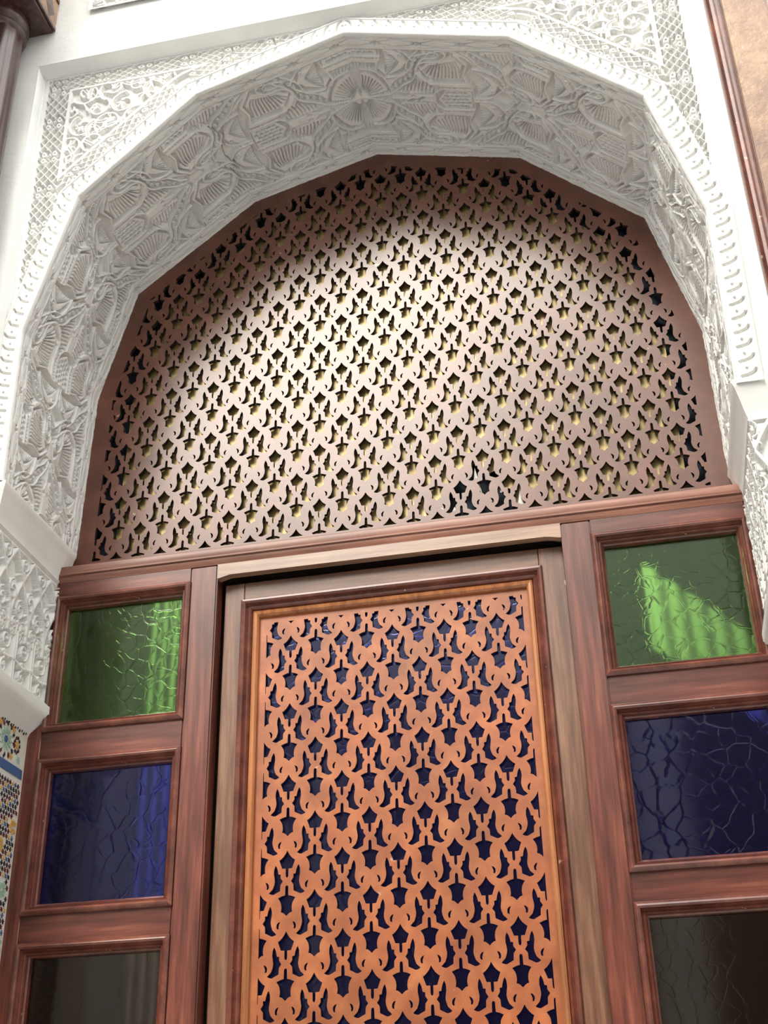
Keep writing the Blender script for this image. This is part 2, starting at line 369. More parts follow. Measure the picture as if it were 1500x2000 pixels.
# ================================================================== CARVED ARCH SOFFIT
arch = thing('carved_arch', (0, YF, 0.8), 'white plaster arch with deeply carved arabesque underside around the fretted fanlight', 'arch')
PA = 1.40
def motif(F, ca, cb, sb, stage):
    P = lambda a, b: (ca + a, cb + sb * b)
    def L(pts, w=0.0075, h=1.0, sm=True, cut=False):
        F.line([P(*p) for p in (smooth_pts(pts) if sm and len(pts) > 2 else pts)], w, h, None, cut)
    def fill(pts, h=0.85, sm=False): F.fill([P(*p) for p in (smooth_pts(pts, 4) if sm else pts)], h)
    G = lambda pts, w=0.0042, h=0.1: L(pts, w, h, True, True)
    leaf = [(-0.62, -0.005), (-0.47, -0.06), (-0.37, -0.105), (-0.28, -0.170), (-0.235, -0.115), (-0.135, -0.080), (-0.16, -0.058), (-0.42, -0.040)]
    palm = [(0.178, -0.285), (0.24, -0.255), (0.31, -0.215), (0.365, -0.15), (0.335, -0.075), (0.27, -0.035), (0.190, -0.033), (0.195, -0.15)]
    swan = [(-0.248, -0.285), (-0.17, -0.190), (0.078, -0.190), (0.066, -0.240), (0.098, -0.330), (0.025, -0.418), (-0.035, -0.388), (-0.10, -0.342), (-0.19, -0.338)]
    path = [(-0.60, -0.03), (-0.53, -0.065), (-0.47, -0.12), (-0.42, -0.165), (-0.355, -0.20), (-0.325, -0.24), (-0.31, -0.31), (-0.27, -0.37), (-0.21, -0.43), (-0.16, -0.48)]
    if stage == 0:                                   # masses
        fill(leaf[1:], 0.82); fill(palm, 0.85); fill(swan, 0.85)
        fill([(-0.155, 0.0), (-0.155, -0.034), (-0.29, -0.034), (-0.35, -0.046), (-0.42, -0.012), (-0.55, -0.006), (-0.55, 0)], 0.9)
        fill([(0.165, 0), (0.165, -0.018), (0.24, -0.02), (0.28, 0)], 0.9)
        fill([(-0.10, -0.455), (0.02, -0.44), (0.12, -0.385), (0.17, -0.33), (0.27, -0.30), (0.36, -0.25), (0.33, -0.34), (0.20, -0.44), (0.15, -0.50), (-0.06, -0.50)], 0.72)
        fill([(0.42, -0.16), (0.50, -0.22), (0.56, -0.36), (0.50, -0.42), (0.40, -0.30)], 0.7)
        # bars either side of the honeycomb, solid, with a dashed slot
        fill([(-0.125, -0.158), (0.14, -0.158), (0.165, -0.092), (-0.10, -0.092)], 1.0)
        fill([(-0.285, -0.262), (-0.262, -0.240), (-0.172, -0.162), (-0.125, -0.158), (-0.16, -0.128), (-0.20, -0.140), (-0.275, -0.220)], 1.0)
    elif stage == 1:                                 # grooves in the masses
        for i in range(11):
            u = i / 10; G([(-0.232 + 0.300 * u, -0.262 + 0.066 * min(1, u * 3)), (-0.19 + 0.255 * u, -0.285 - 0.02 * u), (-0.155 + 0.195 * u, -0.318 - 0.045 * u)], 0.0048)
        for i in range(9):
            x = -0.415 + 0.031 * i; t = 0.052 + 0.045 * math.sin(min(1, i / 5) * 1.5) - (0.032 * max(0, i - 5) / 3); G([(x, -0.064), (x + 0.012, -0.066 - t * .55), (x + 0.030, -0.066 - t)], 0.0040)
        for i in range(9):
            u = i / 8; G([(0.182 + 0.014 * math.sin(u * 3), -0.272 + 0.225 * u), (0.235, -0.228 + 0.150 * u), (0.300 - 0.05 * abs(u - .4), -0.178 + 0.070 * u)], 0.0042)
        G([(-0.04, -0.475), (0.06, -0.455), (0.15, -0.39), (0.22, -0.35), (0.31, -0.30)]); G([(0.10, -0.47), (0.18, -0.42), (0.25, -0.365)]); G([(0.12, -0.415), (0.20, -0.38), (0.27, -0.335)], 0.003)
        for q in range(4): G([(0.43 + 0.02 * q, -0.19 - 0.03 * q), (0.47 + 0.01 * q, -0.25 - 0.03 * q), (0.515, -0.31 - 0.025 * q)], 0.0042)
        F.pit(P(-0.335, -0.022), 0.016, 0.011, h=-0.2); F.pit(P(0.215, 0.0), 0.013, 0.010, h=-0.2)
        F.pit(P(-0.06, -0.47), 0.014, 0.02, h=-0.1)
        A = np.array(smooth_pts(path, 8)); F.line([P(*p) for p in A], 0.030, 0.12, 0.006, True)
    else:                                            # ridges over everything
        L([(-0.27, -0.25), (-0.18, -0.150), (0.125, -0.150), (0.098, -0.235), (0.132, -0.335), (0.045, -0.435)], 0.0105, 1, False)
        L([(-0.10, -0.096), (0.158, -0.096), (0.158, 0.0)], 0.007, 1, False); L([(-0.10, -0.096), (-0.15, -0.055), (-0.165, 0.0)], 0.007)
        L([(-0.27, -0.275), (-0.25, -0.325), (-0.19, -0.358), (-0.10, -0.360), (-0.045, -0.388), (-0.022, -0.428), (-0.055, -0.462), (-0.10, -0.458)], 0.0085)
        L([(-0.30, -0.405), (-0.18, -0.432), (-0.115, -0.447), (-0.075, -0.425), (-0.10, -0.398), (-0.21, -0.390)], 0.0058); F.disc(P(-0.103, -0.421), 0.011)
        A = np.array(smooth_pts(path, 8)); T = np.gradient(A, axis=0); T /= np.linalg.norm(T, axis=1)[:, None] + 1e-9; Nn = np.stack([-T[:, 1], T[:, 0]], 1)
        wv = 0.038 * np.minimum(1, np.linspace(0.3, 3, len(A)))[:, None]
        F.line([P(*p) for p in A + Nn * wv], 0.0072); F.line([P(*p) for p in A - Nn * wv], 0.0072)
        cum = np.r_[0, np.cumsum(np.linalg.norm(np.diff(A, axis=0), axis=1))]
        for d in np.arange(0.06, cum[-1], 0.055):
            c = (np.interp(d, cum, A[:, 0]), np.interp(d, cum, A[:, 1])); F.disc(P(*c), 0.0175, 0.95, 0.005); F.pit(P(*c), 0.0062, h=0.1)
        L([(0.17, -0.30), (0.27, -0.280), (0.37, -0.222), (0.415, -0.14), (0.345, -0.052), (0.27, -0.018), (0.16, -0.014)], 0.0085)
        F.disc(P(0.318, -0.082), 0.022, 1.0); F.pit(P(0.318, -0.082), 0.008, h=0.2)
def motif_cuts(F, ca, cb):
    for r, b in enumerate((-0.064, -0.032, 0.0, 0.032, 0.064)):
        for k in range(-3, 4):
            a = 0.045 * k + (0.0225 if r % 2 else 0) + 0.004
            if -0.125 + abs(b) * 0.9 < a < 0.128: F.pit((ca + a, cb + b), 0.0165, 0.0120, h=-0.35)
    for sgn in (-1, 1):
        for k in range(9): F.pit((ca - 0.105 + 0.03 * k, cb + sgn * 0.118), 0.0105, 0.0065, h=-0.1)
TF = Field(0, PA, -0.5, 0.5, 0.0035)
cents = [(0.78, 0.0), (0.78 - PA, 0.0), (0.78 + PA, 0), (0.08, -0.5), (0.08, 0.5), (0.08 + PA, -0.5), (0.08 + PA, 0.5)]
for ca, cb in cents:                                  # honeycomb pads first
    sl = TF.win(ca - 0.14, ca + 0.145, cb - 0.085, cb + 0.085); d = TF.U[sl] - ca + 0.135 - np.abs(TF.V[sl] - cb) * 0.8
    TF.h[sl] = np.maximum(TF.h[sl], np.where(d > 0, 0.95, 0))
for ca, cb in cents:
    for sb in (-1, 1): motif(TF, ca, cb, sb, 0)
for st_ in (1, 2):
    for ca, cb in cents:
        for sb in (-1, 1): motif(TF, ca, cb, sb, st_)
for ca, cb in cents: motif_cuts(TF, ca, cb)
def sample_tile(s, b):
    x = (np.mod(s, PA)) / TF.dx * (len(TF.u) - 1) * TF.dx / PA; y = np.clip((b + 0.5), 0, 1) * (len(TF.v) - 1)
    x0 = np.minimum(x.astype(int), len(TF.u) - 2); y0 = np.minimum(y.astype(int), len(TF.v) - 2); fx, fy = x - x0, y - y0; h = TF.h
    return h[x0, y0] * (1 - fx) * (1 - fy) + h[x0 + 1, y0] * fx * (1 - fy) + h[x0, y0 + 1] * (1 - fx) * fy + h[x0 + 1, y0 + 1] * fx * fy
def ss(x): x = np.clip(x, 0, 1); return x * x * (3 - 2 * x)
DXS = 0.0046; SD = 0.056
mid = [((a[0] + b[0]) / 2, (a[1] + b[1]) / 2) for a, b in zip(BKV, FRV)]
slen = [math.dist(mid[i], mid[i + 1]) for i in range(8)]; s_at = [-sum(slen[:4])]
for l in slen: s_at.append(s_at[-1] + l)
WD = 1.18                                             # depth of the soffit
Fs = Field(s_at[0], s_at[-1], -WD / 2, WD / 2, DXS)
sg, bgd = Fs.U, Fs.V
Fs.h = np.where(np.abs(bgd) < 0.468, sample_tile(np.abs(sg), bgd), 0)
# rosette at the apex
ro = (np.abs(sg) < 0.26) & (np.abs(bgd) < 0.30); Fs.h[ro & (np.hypot(sg, bgd * 0.9) < 0.27)] = 0
for qx in (-1, 1):
    for qy in (-1, 1):
        Fs.fill([(qx * x, qy * y) for x, y in [(0.006, 0.01), (0.022, 0.13), (0.040, 0.235), (0.075, 0.255), (0.15, 0.225), (0.20, 0.165), (0.245, 0.075), (0.13, 0.030), (0.02, 0.006)]], 0.88)
        for i in range(9):
            a = 0.36 + i / 8 * 1.0; Fs.line([(qx * r * math.cos(a + (r - .1) * 0.7), qy * r * math.sin(a + (r - .1) * 0.7)) for r in (0.065, 0.1, 0.15, 0.19, 0.225)], 0.0038, 0.15, None, True)
        Fs.line([(qx * x, qy * y) for x, y in smooth_pts([(0.0, 0.0), (0.13, 0.014), (0.27, 0.045)])], 0.008)
        Fs.line([(qx * x, qy * y) for x, y in smooth_pts([(0.045, 0.275), (0.15, 0.262), (0.235, 0.19), (0.275, 0.08)])], 0.0095)
        Fs.fill([(qx * x, qy * y) for x, y in [(0.19, 0.285), (0.255, 0.285), (0.262, 0.20)]], 0.8)
Fs.disc((0, 0), 0.02)
# chain borders along both arrises
for sgn in (-1, 1):
    e = np.abs(bgd - sgn * 0.530); ph = (sg + 0.1) / 0.33; w = np.abs(np.sin(math.pi * ph)) ** 0.8 * 0.026
    near = np.abs(np.mod(ph + 0.5, 1) - 0.5) * 0.33
    gro = ss((0.0042 - np.abs(e - w)) / 0.004 + 0.5) * (1 - 0.45 * ss((near - 0.06) / 0.06)); gro2 = ss((0.0042 - np.abs(e - 0.038)) / 0.004 + 0.5) * ss((near - 0.05) / 0.03) * 0.6
    dia = ss((0.020 - (near * 0.55 + np.abs(e - 0.0))) / 0.006 + 0.5)
    Fs.h = np.where(e < 0.056, 1.0 - np.maximum(np.maximum(gro, gro2) * 0.75, dia * 1.3), Fs.h)
    for off in (0.478, 0.582): Fs.h = np.maximum(Fs.h, ss((0.010 - np.abs(bgd - sgn * off)) / 0.006))
Fs.h = np.where(np.abs(bgd) > 0.572, 1.0, Fs.h)
Fs.h = np.clip(Fs.h, -0.5, 1) * SD + rough(Fs.h.shape, 0.0035)
Fs.line([(0.395, 0.03), (0.44, 0.012), (0.47, 0.022), (0.52, -0.01)], 0.010, -0.05, cut=True)     # broken patch near the apex
Fs.line([(-1.20, -0.30), (-1.16, -0.22), (-1.12, -0.17), (-1.17, -0.05), (-1.19, 0.06), (-1.13, 0.17)], 0.004, -0.03, cut=True)
Fs.line([(2.05, -0.50), (2.10, -0.53), (2.13, -0.50)], 0.012, -0.04, cut=True)
def seg_n(i, V):                                      # outward normal of facet i
    dx, dz = V[i + 1][0] - V[i][0], V[i + 1][1] - V[i][1]; l = math.hypot(dx, dz); return np.array([-dz / l, 0, dx / l])
fn = [seg_n(i, mid) for i in range(8)]
cn = [fn[0]] + [(fn[i - 1] + fn[i]) / np.linalg.norm(fn[i - 1] + fn[i]) for i in range(1, 8)] + [fn[7]]
for i in range(8):
    i0, i1 = np.searchsorted(Fs.u, s_at[i] - 1e-9), min(np.searchsorted(Fs.u, s_at[i + 1] - 1e-9), len(Fs.u) - 1)
    us = Fs.u[i0:i1 + 1].copy(); hh = Fs.h[i0:i1 + 1]
    k = np.clip((us - us[0]) / (us[-1] - us[0]), 0, 1)[:, None, None]; t = ((Fs.v + WD / 2) / WD)[None, :, None]
    p = lambda x, y: np.array([x[0], y, x[1]])
    f0, f1, b0, b1 = p(FRV[i], YF), p(FRV[i + 1], YF), p(BKV[i], YB - 0.002), p(BKV[i + 1], YB - 0.002)
    base = (f0 * (1 - k) + f1 * k) * (1 - t) + (b0 * (1 - k) + b1 * k) * t
    nn = cn[i] * (1 - k) + cn[i + 1] * k
    grid_mesh('soffit_panel', base + nn * (SD - hh)[:, :, None], 'plaster', arch, None)

# ------------------------------------------------------------------ front band with comma cuts, following the arch
BW = 0.145
def offset_poly(V, d):
    out = []
    for i in range(len(V)):
        if i == 0: n = seg_n(0, V); c = 1
        elif i == len(V) - 1: n = seg_n(i - 1, V); c = 1
        else:
            a, b = seg_n(i - 1, V), seg_n(i, V); n = a + b; n /= np.linalg.norm(n); c = 1 / max(0.5, float(n @ a))
        out.append((V[i][0] + n[0] * d * c, V[i][1] + n[2] * d * c))
    return out
OB = offset_poly(FRV, BW)
sacc = -sum(math.dist(FRV[i], FRV[i + 1]) for i in range(4))
for i in range(8):
    L = math.dist(FRV[i], FRV[i + 1]); F = Field(0, L, 0, BW, 0.0055); u, v = F.U, F.V; side = -1 if i < 4 else 1
    h = np.ones_like(u) * 0.028
    per = 0.100; ncom = int(L / per)
    G = Field(0, L, 0, BW, 0.0055); G.h[:] = 1.0
    for c in range(ncom):
        x = (c + 0.5) * L / ncom; d = -side
        for (a, b), (a2, b2) in zip(*(lambda q: (q[:-1], q[1:]))(smooth_pts([(x + 0.030 * d, 0.134), (x + 0.012 * d, 0.122), (x - 0.004 * d, 0.090), (x - 0.012 * d, 0.050)], 4))):
            G.seg((a, b), (a2, b2), 0.0070, 0.0, 0.006, cut=True)
        G.pit((x + 0.040 * d, 0.082), 0.0075, h=0.1)
    h = h * (0.05 + 0.95 * G.h)
    h = np.where(v < 0.02, 0.028 * np.sqrt(np.clip(1 - ((0.02 - v) / 0.02) ** 2, 0, 1)), h) + rough(h.shape, 0.002, seed=i)
    k = (F.u / L)[:, None, None]; t = (F.v / BW)[None, :, None]; q = lambda x: np.array([x[0], YF, x[1]])
    base = (q(FRV[i]) * (1 - k) + q(FRV[i + 1]) * k) * (1 - t) + (q(OB[i]) * (1 - k) + q(OB[i + 1]) * k) * t
    P = base.copy(); P[:, :, 1] -= h
    grid_mesh('rope_band', P, 'plaster', arch, 180, flip=True)
    # raised fillet outside the band
    n = seg_n(i, FRV); o2, o3 = offset_poly(FRV, BW - 0.004), offset_poly(FRV, BW + 0.024)
    vv = []
    for X in (i, i + 1):
        vv += [(o2[X][0], YF + 0.01, o2[X][1]), (o2[X][0], YF - 0.022, o2[X][1]), ((o2[X][0] * .7 + o3[X][0] * .3), YF - 0.034, (o2[X][1] * .7 + o3[X][1] * .3)),
               ((o2[X][0] * .3 + o3[X][0] * .7), YF - 0.034, (o2[X][1] * .3 + o3[X][1] * .7)), (o3[X][0], YF - 0.022, o3[X][1]), (o3[X][0], YF + 0.03, o3[X][1])]
    mesh('fillet', vv, [(j, j + 1, j + 7, j + 6) for j in range(5)] + [(0, 5, 4, 3, 2, 1), (6, 7, 8, 9, 10, 11)], 'plaster', arch, 50)

# ------------------------------------------------------------------ spandrels: net border and scrollwork triangles
def pd(px, pz, V):                                    # distance and arc position to the arch line, positive outside
    best = np.full(px.shape, 1e9); ua = np.zeros(px.shape); sgn = np.ones(px.shape); acc = 0
    for i in range(len(V) - 1):
        ax, az = V[i]; bx, bz = V[i + 1]; dx, dz = bx - ax, bz - az; L = math.hypot(dx, dz)
        t = np.clip(((px - ax) * dx + (pz - az) * dz) / L / L, 0, 1); d = np.hypot(px - ax - t * dx, pz - az - t * dz)
        side = ((px - ax) * -dz + (pz - az) * dx) >= 0; m_ = d < best
        best = np.where(m_, d, best); ua = np.where(m_, acc + t * L, ua); sgn = np.where(m_, np.where(side, 1, -1), sgn); acc += L
    return best * sgn, ua
XR, ZT = 2.455, 4.585
def net(u, v, wid, per=0.36):
    """openwork net: crossing bars plus paired drops; u along, v across 0..wid"""
    ph = np.mod(u, per) / per; nv = 2.5; du = per / 4.0; dv = wid / nv
    a = np.abs(np.mod(u / du + v / dv, 1) - 0.5); b = np.abs(np.mod(u / du - v / dv, 1) - 0.5)
    k = 1 / math.hypot(1 / du, 1 / dv); w = 0.0062
    h = np.maximum(ss((w - (0.5 - a) * k) / 0.004 + 0.5), ss((w - (0.5 - b) * k) / 0.004 + 0.5))
    c = (ph - 0.5) * per
    for vo in (wid * 0.25, wid * 0.75):
        for sx in (-1, 1):
            d = np.hypot((c - sx * 0.034), (v - vo)); taper = np.clip((0.085 - sx * c) / 0.05, 0.12, 1)
            drop = np.hypot((c - sx * 0.036) / 1.5, (v - vo) / taper.clip(0.4, 1)); h = np.where((np.abs(c) < 0.085) & (sx * c > 0), np.maximum(h * (drop > 0.036), ss((0.026 - drop) / 0.006)), h)
            h = np.where(d < 0.0075, 0.3, h)
    h = np.where(np.abs(c) < 0.006, 0.15, h)
    return h
def scrolls(F, cx, cz, flip):
    rs = random.Random(int(abs(cx * 37) + flip * 5))
    r = 0.135
    for i in range(-6, 7):
        for j in range(-7, 8):
            x = cx + i * r * 1.62 + (j % 2) * r * 0.81; z = cz + j * r * 1.35; d = 1 if (i + j) % 2 else -1; a0 = rs.uniform(0, 6.28)
            pts = [(x + d * (r * (0.92 - 0.62 * t)) * math.cos(a0 + t * 6.6), z + r * (0.92 - 0.62 * t) * math.sin(a0 + t * 6.6)) for t in np.linspace(0, 1, 22)]
            F.line(pts, 0.0105); F.disc(pts[-1], 0.018)
            ex, ez = x, z
            for q in range(3):                        # split leaf inside the curl
                an = a0 + 1.2 + q * 0.75; l = r * 0.42
                F.line([(ex, ez), (ex + l * math.cos(an) * 0.6, ez + l * math.sin(an) * 0.5), (ex + l * math.cos(an + 0.25), ez + l * math.sin(an + 0.25))], 0.010, 0.95)
            an = a0 + 3.6
            lf = smooth_pts([(x + r * math.cos(an), z + r * math.sin(an)), (x + 1.35 * r * math.cos(an + 0.35), z + 1.25 * r * math.sin(an + 0.35)), (x + 1.5 * r * math.cos(an + 0.9), z + 1.5 * r * math.sin(an + 0.9))], 5)
            F.line(lf, 0.019); F.line(lf, 0.0035, 0.4, cut=True)
            F.disc((x + r * 1.15 * math.cos(an - 1.2), z + r * 1.15 * math.sin(an - 1.2)), 0.016); F.pit((x + r * 1.15 * math.cos(an - 1.2), z + r * 1.15 * math.sin(an - 1.2)), 0.005, h=0.3)
spand = arch
for side in (-1, 1):
    F = Field(-2.496, 0.0, 0.80, 4.602, 0.0052) if side < 0 else Field(0.0, 2.552, 0.80, 4.602, 0.0052)
    x, z = F.U, F.V; da, ua = pd(x, z, FRV); dside = XR - np.abs(x); dtop = ZT - z
    inner = (da > 0.315) & (dside > 0.185) & (dtop > 0.145)
    F.mask = inner & (da > 0.345) & (dside > 0.21) & (dtop > 0.168)
    scrolls(F, side * 1.9, 4.0, side); F.mask = None
    H = F.h.copy()
    ridge = (da > 0.308) & (dside > 0.178) & (dtop > 0.138) & ~((da > 0.338) & (dside > 0.205) & (dtop > 0.163))
    H = np.where(ridge, 1.0, H)
    na = net(ua + 0.1, da - BW - 0.022, 0.14); nsd = net(z * 1.0 + 0.05, dside, 0.175); nt_ = net(x + 0.02, dtop, 0.135)
    out = ~(inner | ridge)
    H = np.where(out & (da <= 0.31), na, H); H = np.where(out & (da > 0.31) & (dtop < 0.14), nt_, H); H = np.where(out & (dside < 0.18) & (da > 0.19) & ((dtop >= dside * 0.9)), nsd, H)
    H = np.where((dside < 0.0) | (dtop < 0.0), 1.0, H)
    depth = np.where(inner, 0.036, 0.040)
    Hh = H * depth - depth + rough(H.shape, 0.003, seed=5 + side)
    P = np.stack([x, YF - 0.004 - Hh, z], 2)
    keep = da > BW - 0.02 if True else None
    nu, nv = x.shape; V = P.reshape(-1, 3) * S; V[:, 2] += Z0
    i = (np.arange(nu - 1)[:, None] * nv + np.arange(nv - 1)[None]); kq = keep[:-1, :-1] & keep[1:, 1:] & keep[1:, :-1] & keep[:-1, 1:]
    i = i[kq]; q = np.stack([i, i + nv, i + nv + 1, i + 1], 1)
    used = np.unique(q); remap = np.zeros(len(V), np.int64); remap[used] = np.arange(len(used)); V = V[used]; q = remap[q]
    off = origin_of(spand)
    o = raw_mesh('spandrel_panel', V - np.array(off), q, 'plaster', spand, Vector((0, 0, 0)), 180)

# ------------------------------------------------------------------ plaster frame round the spandrels (square-headed surround)
surround = thing('square_surround', (0, YF - 0.05, 0.5), 'plain white moulded plaster surround squaring off the carved arch', 'moulding')
bar_x('head_moulding', [(YF + 0.02, 4.662), (yo - 0.004, 4.662), (yo - 0.008, 4.650), (yo + 0.004, 4.642), (yo + 0.055, 4.636), (yo + 0.070, 4.622), (yo + 0.100, 4.616), (YF - 0.008, 4.604), (YF + 0.02, 4.602)], -XL, XRR, 'wall', surround)
for sx, xi, xo in ((-1, 2.492, XL - 0.001), (1, 2.548, XRR - 0.001)):
    bar_z('side_moulding', [(sx * xi, YF + 0.02), (sx * xi, YF - 0.010), (sx * (xi + 0.008), YF - 0.016), (sx * (xo - 0.004), yo), (sx * xo, yo - 0.004), (sx * xo, YF + 0.02)], 0.5, 4.602, 'wall', surround)

# ------------------------------------------------------------------ imposts: cornice, carved block, ledge on both jambs
def arabesque(F, big=0.155):
    """bold interlaced arches, stems and curls"""
    u0, u1, v0, v1 = F.u[0], F.u[-1], F.v[0], F.v[-1]; n = max(1, int(round((u1 - u0) / (big * 1.6)))); p = (u1 - u0) / n
    for k in range(n + 1):
        c = u0 + k * p
        for d in (-0.014, 0.014): F.seg((c + d, v0), (c + d, v0 + 0.38 * (v1 - v0)), 0.009)
        F.line(smooth_pts([(c - p * 0.5, v0 + 0.34 * (v1 - v0)), (c - p * 0.42, v0 + 0.55 * (v1 - v0)), (c, v0 + 0.78 * (v1 - v0)), (c + p * 0.30, v0 + 0.92 * (v1 - v0)), (c + p * 0.5, v1)]), 0.014)
        F.line(smooth_pts([(c + p * 0.5, v0 + 0.34 * (v1 - v0)), (c + p * 0.42, v0 + 0.55 * (v1 - v0)), (c, v0 + 0.78 * (v1 - v0)), (c - p * 0.30, v0 + 0.92 * (v1 - v0)), (c - p * 0.5, v1)]), 0.014)
        F.line([(c - p / 2, v0 + 0.13 * (v1 - v0)), (c, v0 + 0.16 * (v1 - v0)), (c + p / 2, v0 + 0.13 * (v1 - v0))], 0.012)
        for (du, dv, r, sg_) in ((p * 0.5, 0.26, 0.062, 1), (0, 0.54, 0.058, -1), (p * 0.5, 0.66, 0.06, -1), (p * 0.22, 0.42, 0.035, 1), (-p * 0.22, 0.42, 0.035, -1), (0, 0.93, 0.05, 1), (p * 0.5, 0.05, 0.04, -1)):
            cx, cv = c + du, v0 + dv * (v1 - v0)
            F.line([(cx + sg_ * r * (1 - 0.7 * t) * math.sin(t * 8.2), cv + r * 1.25 * (1 - 0.7 * t) * math.cos(t * 8.2)) for t in np.linspace(0, 1, 20)], 0.009)
            F.disc((cx, cv), 0.014)
            for q in range(3): F.line([(cx, cv - r * 1.2), (cx + (q - 1) * r * 0.9, cv - r * (1.9 + 0.3 * (q == 1)))], 0.010, 0.9)
        F.line(smooth_pts([(c - p * 0.5, v0 + 0.5 * (v1 - v0)), (c - p * 0.25, v0 + 0.30 * (v1 - v0)), (c, v0 + 0.42 * (v1 - v0)), (c + p * 0.25, v0 + 0.30 * (v1 - v0)), (c + p * 0.5, v0 + 0.5 * (v1 - v0))]), 0.008, 0.85)
for sx, nm in ((-1, 'left'), (1, 'right')):
    xout = XL - 0.004 if sx < 0 else XRR - 0.004
    imp = thing('impost', (sx * 2.42, -0.5, -0.6), {'left': 'white carved plaster impost block on the tiled jamb left of the green glass', 'right': 'white carved plaster impost at the right edge beyond the right green pane'}[nm], 'impost')
    prof = [(0.139, 0.86), (-0.012, 0.815), (-0.018, 0.79), (-0.004, 0.76), (0.012, 0.70), (0.030, 0.62), (0.046, 0.565), (0.040, 0.55), (0.058, 0.53), (0.052, 0.51), (0.075, 0.49), (0.139, 0.48)]
    # path: from wood screen to the front corner, then along the front face
    def wrap(prof, x_in, y_fr, x_out, name, yend=0.03):
        verts = []; n = len(prof)
        for d, z in prof: verts.append((sx * (x_in + d), yend, z))
        for d, z in prof: verts.append((sx * (x_in + d), y_fr + d, z))
        for d, z in prof: verts.append((sx * x_out, y_fr + d, z))
        faces = [(j * n + a, j * n + a + 1, (j + 1) * n + a + 1, (j + 1) * n + a) for j in (0, 1) for a in range(n - 1)] + [tuple(range(n)), tuple(range(2 * n, 3 * n))]
        return mesh(name, verts, faces, 'plaster', imp, 40)
    wrap(prof, 2.335, YF - 0.004, xout, 'cornice', 0.10)
    led = [(0.10, -0.375), (-0.02, -0.385), (-0.036, -0.40), (-0.036, -0.45), (-0.028, -0.475), (0.0, -0.50), (0.09, -0.575), (0.10, -0.60)]
    wrap(led, 2.375, YF - 0.03, xout, 'ledge', 0.0)
    # carved block faces
    J = Field(YF - 0.02, 0.0, -0.38, 0.50, 0.0065); arabesque(J, 0.16); J.h += rough(J.h.shape, 0.08, seed=11)
    P = np.stack([sx * (2.415 - 0.045 * J.h), J.U, J.V], 2); grid_mesh('carved_face', P, 'plaster', imp, 180, flip=sx < 0)
    J = Field(2.37, xout, -0.38, 0.50, 0.0065); arabesque(J, 0.15); J.h += rough(J.h.shape, 0.08, seed=12)
    P = np.stack([sx * J.U, YF + 0.005 - 0.045 * J.h, J.V], 2); grid_mesh('carved_face', P, 'plaster', imp, 180, flip=sx > 0)
    struct(box('wall_jamb_' + nm, (sx * 2.477, YF + 0.145, -0.60), (sx * (xout + 0.003), 0.30, 0.80), 'wall', bev=0))
    struct(box('wall_jamb_lower_' + nm, (sx * 2.477, YF, FL), (sx * (xout + 0.003), 0.30, -0.602), 'wall', bev=0))

# ------------------------------------------------------------------ zellige mosaic on the left jamb
tile = thing('mosaic_jamb', (-2.47, -0.45, -2.6), 'glazed mosaic tile facing below the carved impost at the left edge', 'tiles')
XT = -2.474
box('tile_bed', (-2.476, YF, FL + 0.01), (XT, -0.004, -0.56), 't_white', tile, bev=0)
stacks = {k: [] for k in ('t_mint', 't_black', 't_red', 't_ochre', 't_blue', 't_white')}; placed = []
def piece(c, poly, mat, t=0.007):
    n = len(poly); ar = [(c[0] + p[0], c[1] + p[1]) for p in poly]
    if min(a[0] for a in ar) < YF + 0.01 or max(a[0] for a in ar) > -0.008: return
    v = [(XT, a, b) for a, b in ar] + [(XT + t, c[0] + p[0] * 0.9, c[1] + p[1] * 0.9) for p in poly]
    f = [tuple(range(n, 2 * n))] + [(i, (i + 1) % n, (i + 1) % n + n, i + n) for i in range(n)]
    placed.append((v, f, mat, c))
def kite(r0, r1, w, a, k=0.6):
    pts = [(r0, 0), (r0 + (r1 - r0) * k, w), (r1, 0), (r0 + (r1 - r0) * k, -w)]
    return [(p[0] * math.cos(a) - p[1] * math.sin(a), p[0] * math.sin(a) + p[1] * math.cos(a)) for p in pts]
def star(r, n=8, q=0.45, a0=0): return [((r if i % 2 == 0 else r * q) * math.cos(a0 + math.pi * i / n), (r if i % 2 == 0 else r * q) * math.sin(a0 + math.pi * i / n)) for i in range(2 * n)]
def rosette(c, R, mats=('t_blue', 't_mint', 't_red', 't_black', 't_ochre')):
    piece(c, [(0.022 * math.cos(a), 0.026 * math.sin(a)) for a in np.arange(0, 6.28, 1.047)], mats[0])
    for i in range(12):
        a = i * math.pi / 6; piece(c, kite(R * 0.24, R * 0.68, R * 0.105, a), mats[1])
        piece(c, kite(R * 0.74, R * 1.06, R * 0.10, a), mats[2 + i % 2]); a += math.pi / 12
        if i % 3 == 1: piece((c[0] + R * 1.0 * math.cos(a), c[1] + R * 1.0 * math.sin(a)), star(R * 0.2, 6), mats[4])
for k in range(4): rosette((-0.29 - 0.30 * k, -0.705), 0.125)
for k in range(4): rosette((-0.14 - 0.30 * k, -0.79), 0.05, ('t_red', 't_ochre', 't_black', 't_red', 't_mint')) if False else None
for k in range(12):
    y = -0.04 - 0.03 * k
    piece((y, -0.585 - 0.01 * (k % 2)), star(0.013, 4), 't_red' if k % 2 else 't_black')
for k in range(9):
    piece((-0.14 + 0.035 * math.cos(k * 0.7), -0.70 + 0.05 * math.sin(k * 0.7)), star(0.014, 4), ('t_black', 't_red')[k % 2])
piece((-0.14, -0.70), star(0.032, 6), 't_ochre'); piece((-0.10, -0.79), star(0.028, 6), 't_mint')
piece((YF / 2 - 0.003, -0.868), [(-0.475, -0.032), (0.475, -0.032), (0.475, 0.032), (-0.475, 0.032)], 't_blue')
row = 0; z = -0.955
